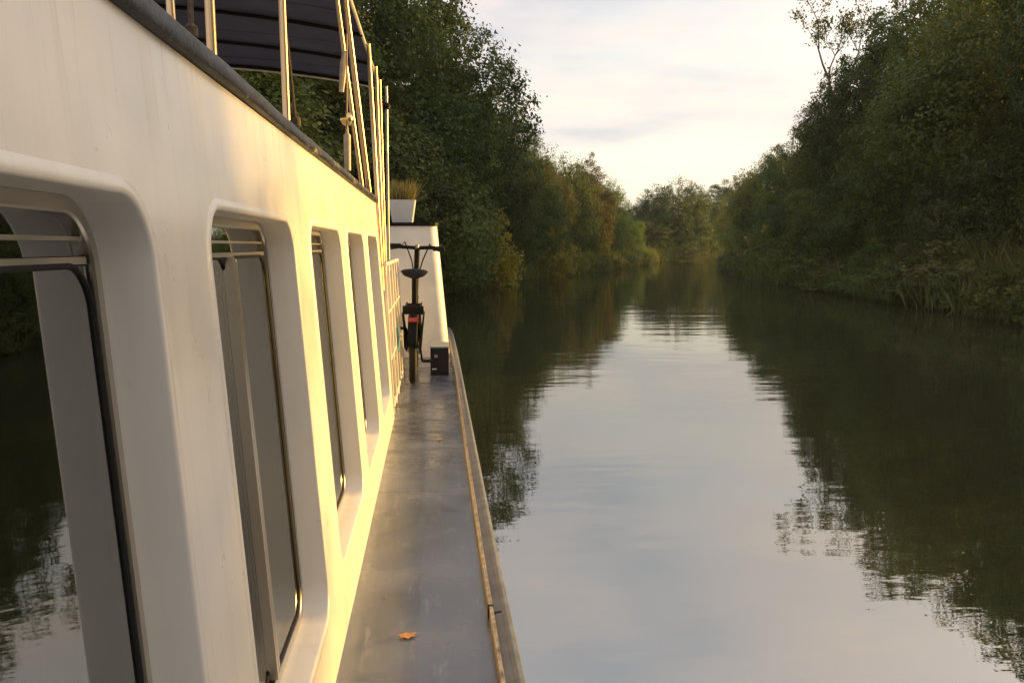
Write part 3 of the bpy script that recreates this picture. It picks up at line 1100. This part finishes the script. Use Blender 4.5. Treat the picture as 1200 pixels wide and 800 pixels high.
# inside of the cabin
mb = MB().box(-3.9, -3.85, YC0, YC1 - .02, 0, 1.42).box(-3.85, -.47, YC0, YC1 - .02, -.30, -.26).box(-3.85, -.47, 5.55, 5.60, -.26, 1.42).box(-3.85, -.47, YC0, YC0 + .05, -.26, 1.42)
part(mb, 'cabin_lining', M['interior'])
part(MB().box(-.62, -.40, YC0 + .1, YC1 - .25, .10, .125, .004), 'window_ledge', M['white'])
part(MB().box(-.56, -.415, 1.07, 1.26, .612, .622, .002), 'inner_shelf', M['offwhite'])
part(MB().box(-3.95, -.385, YC0, YC1, 1.42, 1.462), 'cabin_roof', M['offwhite'])
mb = MB()
cap = [(-.030, 1.4345), (.008, 1.4345), (.014, 1.437), (.016, 1.443), (.016, 1.462), (.012, 1.468), (.003, 1.471), (-.040, 1.474), (-.040, 1.4635)]
capy = list(np.arange(YC0, YC1 + .02, .06))
mb.sweep([(x + wx(1.433), z) for x, z in cap], capy, lambda y: (.0016 * math.sin(y * 5.1) + .001 * math.sin(y * 17), .0012 * math.sin(y * 3.7 + 1)))
part(mb, 'cap_rail', M['cap'], smooth=True)

# forward well and bulkhead
part(MB().box(-.62, -.56, YC1 + .02, 8.88, 0.0, .92, .006), 'well_coaming', M['offwhite'])
BY = 8.9
mb = MB()


def bulk_section(z):
    xr = .172 - (.172 - .048) * z / 1.37
    rr = .12
    pts = [(-1.2, BY)]
    for k in range(9):
        a = R(-90 + 90 * k / 8)
        pts.append((xr - rr + rr * math.cos(a), BY + rr + rr * math.sin(a)))
    pts.append((xr - .12, 12.0))
    pts.append((-1.2, 12.0))
    return pts


zs = [0, .35, .7, 1.05, 1.36]
vs, fs = [], []
for z in zs:
    vs += [(x, y, z) for x, y in bulk_section(z)]
m_ = len(bulk_section(0))
for i in range(len(zs) - 1):
    for k in range(m_):
        k2 = (k + 1) % m_
        fs.append((i * m_ + k, i * m_ + k2, (i + 1) * m_ + k2, (i + 1) * m_ + k))
fs.append(tuple((len(zs) - 1) * m_ + k for k in range(m_)))
fc = part(mb.add(vs, fs), 'fore_cabin', M['white'], smooth=True)
mb = MB()
s0 = [(x + (.015 if x > 0 else 0), y - .015) for x, y in bulk_section(1.36)]
vs = [(x, y, 1.3625) for x, y in s0] + [(x, y, 1.397) for x, y in s0]
fs = [tuple(range(m_ - 1, -1, -1)), tuple(range(m_, 2 * m_))] + [(k, (k + 1) % m_, m_ + (k + 1) % m_, m_ + k) for k in range(m_)]
part(mb.add(vs, fs), 'roof_trim', M['black'], fc)

# ------------------------------------------------------------------ canopy over the roof
canopy = empty('sun_canopy', (-.42, 4.2, 1.47))
tag(canopy, 'dark navy fabric sun canopy on steel posts above the cabin roof', 'canopy')


def cpart(mb, name, mat, smooth=True):
    o = mb.build(name, mat, canopy, smooth)
    o.location = (.42, -4.2, -1.47)
    return o


CY0, CY1 = 1.2, 7.3


def can_z(u, y):                         # u 0 at the near edge .. 1 at the far edge
    sag = 0.018 * math.cos((y - CY0) / .87 * 2 * math.pi)
    return 2.475 + 0.14 * math.sin(math.pi * u) ** 0.8 + sag * math.sin(math.pi * u)


mb = MB()
vs, fs = [], []
nu, nv = 24, 60
for j in range(nv + 1):
    y = CY0 + (CY1 - CY0) * j / nv
    vs.append((-.43, y, 2.455))
    for i in range(nu + 1):
        u = i / nu
        vs.append((-.42 - 3.4 * u, y, can_z(u, y)))
w_ = nu + 2
for j in range(nv):
    for i in range(w_ - 1):
        fs.append((j * w_ + i, j * w_ + i + 1, (j + 1) * w_ + i + 1, (j + 1) * w_ + i))
fab = cpart(mb.add(vs, fs), 'fabric', M['canvas'])
sm = fab.modifiers.new('thick', 'SOLIDIFY')
sm.thickness = 0.004
for k in range(8):                       # bows under the cloth
    y = CY0 + .05 + k * (CY1 - CY0 - .1) / 7
    cpart(MB().tube([(-.42 - 3.4 * i / 16, y, can_z(i / 16, y) - .022) for i in range(17)], .012, 8), 'bow', M['black'])
for k in range(7):                       # stitched seams / flaps between the bows
    y = CY0 + .48 + k * (CY1 - CY0 - .1) / 7
    cpart(MB().add(
        [(-.42 - 3.4 * i / 16, y + dy, can_z(i / 16, y) - .006 - dz) for i in range(17) for dy, dz in ((0, 0), (.05, .018))],
        [(2 * i, 2 * i + 2, 2 * i + 3, 2 * i + 1) for i in range(16)]), 'seam_flap', M['canvas'])
cpart(MB().tube([(-.42 - 3.4 * i / 20, CY1 + .004, can_z(i / 20, CY1) - .020) for i in range(21)], .018, 8), 'hem', M['offwhite'])
cpart(MB().tube([(-.425, y, 2.462) for y in np.linspace(CY0, CY1, 30)], .011, 8), 'hem', M['offwhite'])


def post(y, r, ztop=2.5, zbot=1.474, xb=None, xt=-.425, mat='steel', foot=True):
    xb = -.372 if xb is None else xb
    mb = MB().tube([(xb, y, zbot), (xt, y, ztop)], r, 14)
    cpart(mb, 'post', M[mat])


post(1.315, .006, xt=-.40)
post(1.545, .0085, xt=-.385)
post(2.30, .0095, xt=-.385)
for (px_t, px_b, Y_, r, zb, mt) in [(431, 446, 5.80, .0135, .86, 'steel'), (439, 449, 6.5, .011, .9, 'steel'), (443.5, 451.5, 7.0, .009, .9, 'steel'), (452, 455.5, 7.28, .010, .9, 'spoke')]:
    pt, pb = at(px_t, 40, Y_), at(px_b, 300, Y_)
    k = (zb - pb.z) / (pt.z - pb.z)
    cpart(MB().tube([(pb.x + (pt.x - pb.x) * k, Y_, zb), (pb.x + (pt.x - pb.x) * ((2.46 - pb.z) / (pt.z - pb.z)), Y_, 2.46)], r, 14), 'post', M[mt])
# slanting brace pair down to the cap rail
b0, b1 = at(432, 221, 4.95), at(404, -6, 4.75)
d_ = (b1 - b0).normalized()
cpart(MB().tube([b0 - d_ * .02, b1 + d_ * .25], .0145, 12), 'brace', M['steel'])
cpart(MB().tube([b0 - d_ * .02 + Vector((-.018, -.25, 0)), b1 + d_ * .25 + Vector((-.028, -.25, 0))], .011, 12), 'brace', M['steel'])
cpart(MB().lathe([(.03, 0), (.034, .03), (.02, .05)], at(453, 128, 7.28), 12), 'hinge_fitting', M['black'])

# ropes and hanging tackle
rope = empty('lashing_rope', (-.378, 1.44, 1.475))
tag(rope, 'dark rope hanging straight down to the black cap rail', 'rope')
MB().tube([(.0, 0, 0), (.004, .0, .25), (-.004, 0, .6), (-.012, 0, 1.0)], .0055, 6).build('strand', M['rope'], rope, True)
MB().lathe([(.004, 0), (.011, .006), (.011, .02), (.005, .026)], (0, 0, 0), 10).build('knot', M['rope'], rope, True)
rope = empty('lashing_rope', (-.372, 2.44, 1.475))
tag(rope, 'thin dark rope tied slanting beside a shiny roof post', 'rope')
MB().tube([(0, .02, 0), (-.006, -.05, .2), (-.016, -.11, .34)], .0045, 6).build('strand', M['rope'], rope, True)
MB().lathe([(.004, 0), (.012, .008), (.012, .028), (.005, .036)], (0, .02, -.001), 10).build('knot', M['rope'], rope, True)
tk = empty('hanging_tackle', (-.4, 4.1, 1.48))
tag(tk, 'thin cord with a brass ball and wooden toggle beside the slanting pole', 'tackle')
o_ = Vector((.4, -4.1, -1.48))
Yt = 4.1
c0_, c1_, c2_, c3_ = at(406.5, 40, Yt), at(406.5, 132, Yt), at(406.5, 148, Yt), at(407.5, 200, Yt)
MB().tube([c0_ + o_, c1_ + o_], .004, 6).build('cord', M['cord'], tk, True)
rr_ = (c1_.z - c2_.z) / 2
cc_ = (c1_ + c2_) / 2 + o_
MB().lathe([(max(.001, rr_ * math.sin(a)), -rr_ * math.cos(a)) for a in np.linspace(0, math.pi, 12)], cc_, 16).build('ball', M['brass'], tk, True)
MB().tube([c2_ + o_, c2_.lerp(c3_, .15) + o_, c2_.lerp(c3_, .2) + o_, c3_ + o_], [.006, .008, .017, .015], 12).build('toggle', M['wood'], tk, True)
p0, p1 = at(404, 60, 4.2), at(400, 108, 4.2)
MB().tube([p0 + o_, p0.lerp(p1, .3) + o_, p1 + o_], [.010, .018, .012], 8).build('pulley_block', M['wood'], tk, True)

# ------------------------------------------------------------------ white ladder-like rail beside the well
rail = empty('white_railing', (-.30, 6.6, .01))
tag(rail, 'white painted steel railing with upright bars beside the bicycle', 'railing')
o_ = Vector((.30, -6.6, -.01))


def rpart(mb, name):
    ob = mb.build(name, M['offwhite'], rail, True)
    ob.location = o_
    return ob


RX = lambda z: -.275 - .045 * z
for z, r in ((1.03, .015), (.70, .008), (.38, .008), (.06, .011)):
    rpart(MB().tube([(RX(z), 5.80, z), (RX(z), 7.9, z)], r, 8), 'rail')
for i in range(6):
    y = 5.82 + i * .41
    rpart(MB().tube([(RX(.01), y, .008), (RX(1.03), y, 1.03)], .009, 8), 'upright')
cl = empty('blue_cloth', (-.305, 6.75, .30))
tag(cl, 'small blue cloth hung over the white railing', 'cloth')
mb = MB()
vs, fs = [], []
for j in range(9):
    z = .22 - .19 * j / 8
    for i in range(7):
        vs.append((.028 + .010 * math.sin(i * 1.9 + j * .5) + .004 * j / 8, -.07 + .14 * i / 6 * (1 - .12 * j / 8), z))
for j in range(8):
    for i in range(6):
        fs.append((j * 7 + i, j * 7 + i + 1, j * 7 + i + 8, j * 7 + i + 7))
oo = mb.add(vs, fs).build('drape', M['blue'], cl, True)
oo.modifiers.new('thick', 'SOLIDIFY').thickness = .006

# ------------------------------------------------------------------ bicycle seen from behind
bike = empty('bicycle', (-.176, 7.15, .004))
tag(bike, 'black folding bicycle with red rear reflector parked on the side deck', 'bicycle')
bike.rotation_euler = (0, R(1.2), 0)
WB, WR = .93, .285


def wheel(y):
    tyre = MB()
    vs, fs = [], []
    for i in range(36):
        a = 2 * math.pi * i / 36
        for k in range(8):
            b_ = 2 * math.pi * k / 8
            rr = WR - .029 + .029 * math.cos(b_)
            vs.append((.029 * math.sin(b_), y + rr * math.cos(a), WR + rr * math.sin(a)))
    for i in range(36):
        for k in range(8):
            fs.append((i * 8 + k, ((i + 1) % 36) * 8 + k, ((i + 1) % 36) * 8 + (k + 1) % 8, i * 8 + (k + 1) % 8))
    ty = tyre.add(vs, fs).build('wheel', M['rubber'], bike, True)
    rim = MB()
    vs, fs = [], []
    pr = [(-.013, WR - .046), (.013, WR - .046), (.011, WR - .060), (-.011, WR - .060)]
    for i in range(36):
        a = 2 * math.pi * i / 36
        vs += [(x, y + r * math.cos(a), WR + r * math.sin(a)) for x, r in pr]
    for i in range(36):
        for k in range(4):
            fs.append((i * 4 + k, ((i + 1) % 36) * 4 + k, ((i + 1) % 36) * 4 + (k + 1) % 4, i * 4 + (k + 1) % 4))
    rim.add(vs, fs).build('rim', M['spoke'], ty, True)
    MB().tube([(-.05, y, WR), (.05, y, WR)], .018, 10).build('hub', M['spoke'], ty, True)
    sp_ = MB()
    for i in range(20):
        a = 2 * math.pi * i / 20
        s = .02 if i % 2 else -.02
        sp_.tube([(s, y + .018 * math.cos(a + .5), WR + .018 * math.sin(a + .5)), (0, y + (WR - .05) * math.cos(a), WR + (WR - .05) * math.sin(a))], .0014, 4)
    sp_.build('spokes', M['spoke'], ty)


wheel(0.0)
wheel(WB)
mb = MB()                                # frame: low main tube, seat tube, head tube, stays
mb.tube([(0, .40, .30), (0, .62, .40), (0, .80, .60)], .036, 10)
mb.tube([(0, .40, .27), (0, .30, .66)], .026, 10)
mb.tube([(0, .795, .55), (0, .765, .70)], .028, 10)
for s in (-1, 1):
    mb.tube([(s * .058, 0, WR), (s * .03, .40, .28)], .010, 8)
    mb.tube([(s * .058, 0, WR), (s * .028, .31, .60)], .009, 8)
    mb.tube([(s * .05, WB, WR), (s * .035, .815, .56), (0, .79, .58)], .017, 8)
mb.build('frame', M['black'], bike, True)
MB().tube([(0, .31, .62), (0, .245, .90)], .024, 10).build('seat_post', M['black'], bike, True)
# saddle
mb = MB()
vs, fs = [], []
sec = [(.10, .02, -.03), (.13, .10, 0), (.16, .118, .012), (.22, .10, .012), (.28, .045, .004), (.36, .022, 0), (.40, .012, -.012)]
for (y, w, dz) in sec:
    for k in range(10):
        a = 2 * math.pi * k / 10
        vs.append((w * math.cos(a), y, .925 + dz + (.022 if math.sin(a) > 0 else .045) * math.sin(a) * (.5 + .5 * w / .098)))
for i in range(len(sec) - 1):
    for k in range(10):
        fs.append((i * 10 + k, i * 10 + (k + 1) % 10, (i + 1) * 10 + (k + 1) % 10, (i + 1) * 10 + k))
fs += [tuple(range(9, -1, -1)), tuple((len(sec) - 1) * 10 + k for k in range(10))]
mb.add(vs, fs).build('saddle', M['rubber'], bike, True)
MB().tube([(0, .768, .69), (.012, .735, 1.12)], .025, 10).build('stem', M['black'], bike, True)
hb = MB().tube([(-.235, .70, 1.150), (-.12, .72, 1.142), (.012, .735, 1.135), (.13, .72, 1.140), (.255, .70, 1.132)], .017, 10).build('handlebar', M['black'], bike, True)
for s, zz in ((-1, 1.150), (1, 1.132)):
    x0 = .012 + s * .245
    MB().tube([(x0 + s * .005, .70, zz), (x0 - s * .10, .712, zz)], .023, 10).build('grip', M['rubber'], hb, True)
    MB().tube([(x0 - s * .11, .725, zz), (x0 - s * .06, .77, zz - .02), (x0 - s * .0, .775, zz - .03)], .006, 6).build('brake_lever', M['black'], hb, True)
    MB().tube([(x0 - s * .10, .74, zz), (x0 - s * .13, .80, zz + .04), (.012 + s * .05, .80, 1.02), (.0, .79, .80)], .0065, 6).build('brake_cable', M['black'], hb, True)
MB().tube([(.012, .70, 1.13), (.012, .70, 1.165)], .018, 10).build('bell', M['spoke'], hb, True)
# rear mudguard and carrier
mb = MB()
vs, fs = [], []
for i in range(19):
    a = R(12 + 160 * i / 18)
    for x, dr in ((-.042, -.014), (-.032, .006), (.032, .006), (.042, -.014)):
        vs.append((x, -(WR + .022 + dr) * math.cos(a), WR + (WR + .022 + dr) * math.sin(a)))
for i in range(18):
    for k in range(3):
        fs.append((i * 4 + k, i * 4 + k + 1, i * 4 + k + 5, i * 4 + k + 4))
mb.add(vs, fs).build('mudguard', M['black'], bike, True).modifiers.new('t', 'SOLIDIFY').thickness = .003
mb = MB()
for s in (-1, 1):
    mb.tube([(s * .065, -.20, .655), (s * .062, .28, .665)], .007, 8)
    mb.tube([(s * .062, .0, WR), (s * .088, -.12, .60), (s * .065, -.14, .655)], .006, 8)
    mb.tube([(s * .062, .0, WR), (s * .088, .03, .60), (s * .065, .03, .655)], .006, 8)
for k in range(5):
    mb.tube([(-.065, -.20 + k * .11, .656), (.065, -.20 + k * .11, .656)], .006, 8)
mb.box(-.085, .085, -.21, -.19, .60, .67, .006)
car = mb.build('carrier', M['black'], bike, True)
MB().box(-.042, .042, -.235, -.212, .540, .578, .006).build('reflector', M['red'], bike)
MB().box(-.012, .012, -.232, -.21, .575, .61, .003).build('reflector_bracket', M['black'], bike)
for s in (-1, 1):                         # coat guards over the rear wheel
    mb = MB()
    vs = [(s * .045, .02, WR + .02)]
    for i in range(13):
        a = R(10 + 150 * i / 12)
        vs.append((s * (.066 + .016 * math.sin(a)), -(WR + .01) * math.cos(a), WR + (WR + .015) * math.sin(a)))
    mb.add(vs, [(0, i + 1, i + 2) for i in range(12)])
    mb.build('coat_guard', M['black'], bike, True).modifiers.new('t', 'SOLIDIFY').thickness = .003
for s in (-1, 1):                         # cranks and pedals
    c = MB().tube([(s * .05, .40, .285), (s * .07, .40 + s * .05, .285 - s * .15)], .009, 8).build('crank', M['black'], bike, True)
    MB().box(s * .115 - .045, s * .115 + .045, .40 + s * .05 - .03, .40 + s * .05 + .03, .285 - s * .15 - .012, .285 - s * .15 + .012, .004).build('pedal', M['rubber'], c)
MB().lathe([(.085, -.004), (.085, .004), (.02, .004), (.02, -.004)], (.045, .40, .285), 24, 'X').build('chainring', M['black'], bike)

# ------------------------------------------------------------------ black box, planter, small things
bx = empty('black_box', (.055, 7.83, .002))
tag(bx, 'black plastic box with a grey lid on the deck by the bulkhead', 'box')
MB().box(-.085, .082, -.20, .20, 0, .245, .01).build('body', M['blackbox'], bx)
MB().box(-.088, .085, -.203, .203, .2455, .258, .004).build('lid', M['curtain'], bx)
MB().box(-.05, -.02, -.209, -.1995, .16, .185, .002).build('clasp', M['spoke'], bx)
MB().box(-.070, -.030, -.203, -.1995, .05, .062, .001).build('sticker', M['pot'], bx)

pl = empty('planter', (at(472, 258, 9.15).x, 9.15, 1.398))
tag(pl, 'white tapered planter with dry grass standing on the white bulkhead', 'planter')
mb = MB()
w0, w1, hh_ = .105, .140, .235
rings = [(w0, 0), (w1, hh_), (w1 - .012, hh_), (w1 - .018, hh_ - .04)]
vs, fs = [], []
for w, z in rings:
    pts = rrect(-w, w, -w, w, .02, 4)
    vs += [(x, y, z) for x, y in pts]
m_ = 16
for i in range(3):
    for k in range(m_):
        fs.append((i * m_ + k, i * m_ + (k + 1) % m_, (i + 1) * m_ + (k + 1) % m_, (i + 1) * m_ + k))
fs.append(tuple(range(m_ - 1, -1, -1)))
mb.add(vs, fs).build('pot', M['pot'], pl, True)
MB().box(-.121, .121, -.121, .121, .17, .197).build('soil', M['soil'], pl)
n = 420
B = np.stack([rng.uniform(-.11, .11, n), rng.uniform(-.11, .11, n), np.full(n, .19)], 1)
tip = B + np.stack([rng.normal(size=n) * .06 + B[:, 0] * .4, rng.normal(size=n) * .06 + B[:, 1] * .4, rng.uniform(.10, .30, n)], 1)
an = rng.uniform(0, 6.28, n)
s = np.stack([np.cos(an), np.sin(an), np.zeros(n)], 1) * .004
V4 = np.stack([B - s, B * .5 + tip * .5 - s, tip, B * .5 + tip * .5 + s], 1)
o = bpy.data.objects.new('grass', quads_mesh('grass', V4, rng.uniform(0, 1, n), M['dry_grass']))
o.parent = pl
col.objects.link(o)


def fallen_leaf(x, y, s, rz, label):
    mb = MB()
    out = [(0, -.5), (.16, -.30), (.42, -.34), (.30, -.05), (.5, .18), (.22, .22), (.0, .52), (-.20, .24), (-.48, .22), (-.30, -.04), (-.40, -.30), (-.15, -.28)]
    vs = [(0, 0, .12 * s)] + [(a * s * 1.2, b_ * s * .8, s * (.06 + .35 * abs(a) ** 1.2 * (1 if i % 2 else .5) + .03)) for i, (a, b_) in enumerate(out)]
    fs = [(0, i + 1, (i + 1) % len(out) + 1) for i in range(len(out))]
    o = mb.add(vs, fs).build('fallen_leaf', M['leaf_litter'])
    o.location = (x, y, .004)
    o.rotation_euler = (0, 0, rz)
    md = o.modifiers.new('t', 'SOLIDIFY')
    md.thickness = .0008
    tag(o, label, 'leaf')


fallen_leaf(-.087, 2.43, .050, .2, 'curled orange leaf lying on the grey deck beside the cabin')
fallen_leaf(.029, 5.02, .040, 1.1, 'small pale orange spot on the damp dark streaks of the deck')  # leaf mesh used for a small pale spot on the deck

cup = empty('white_cup', (-.455, 1.135, .6225))
cup.scale = (.8, .8, .75)
tag(cup, 'white china cup on a small shelf inside the large window', 'cup')
MB().lathe([(.001, 0), (.030, 0), (.040, .02), (.048, .09), (.045, .09), (.037, .022), (.001, .008)], (0, 0, .0), 20).build('bowl', M['cup'], cup, True)
MB().tube([(0, -.044, .07), (0, -.072, .062), (0, -.066, .032), (0, -.042, .026)], .005, 6).build('handle', M['cup'], cup, True)

# ------------------------------------------------------------------ thin evening haze over the water
m = bpy.data.materials.new('evening_haze')
m.use_nodes = True
t = m.node_tree
t.nodes.clear()
pv = N(t, 'ShaderNodeVolumePrincipled')
pv.inputs['Color'].default_value = (0.86, 0.90, 0.95, 1)
pv.inputs['Density'].default_value = 0.00035
pv.inputs['Anisotropy'].default_value = 0.2
t.links.new(pv.outputs[0], N(t, 'ShaderNodeOutputMaterial').inputs['Volume'])
hz = MB().box(-3200, 3200, -3200, 3200, ZW - 3.0, 24).build('haze', m)
tag(hz, 'thin pale evening haze over the canal', 'haze', kind='stuff')
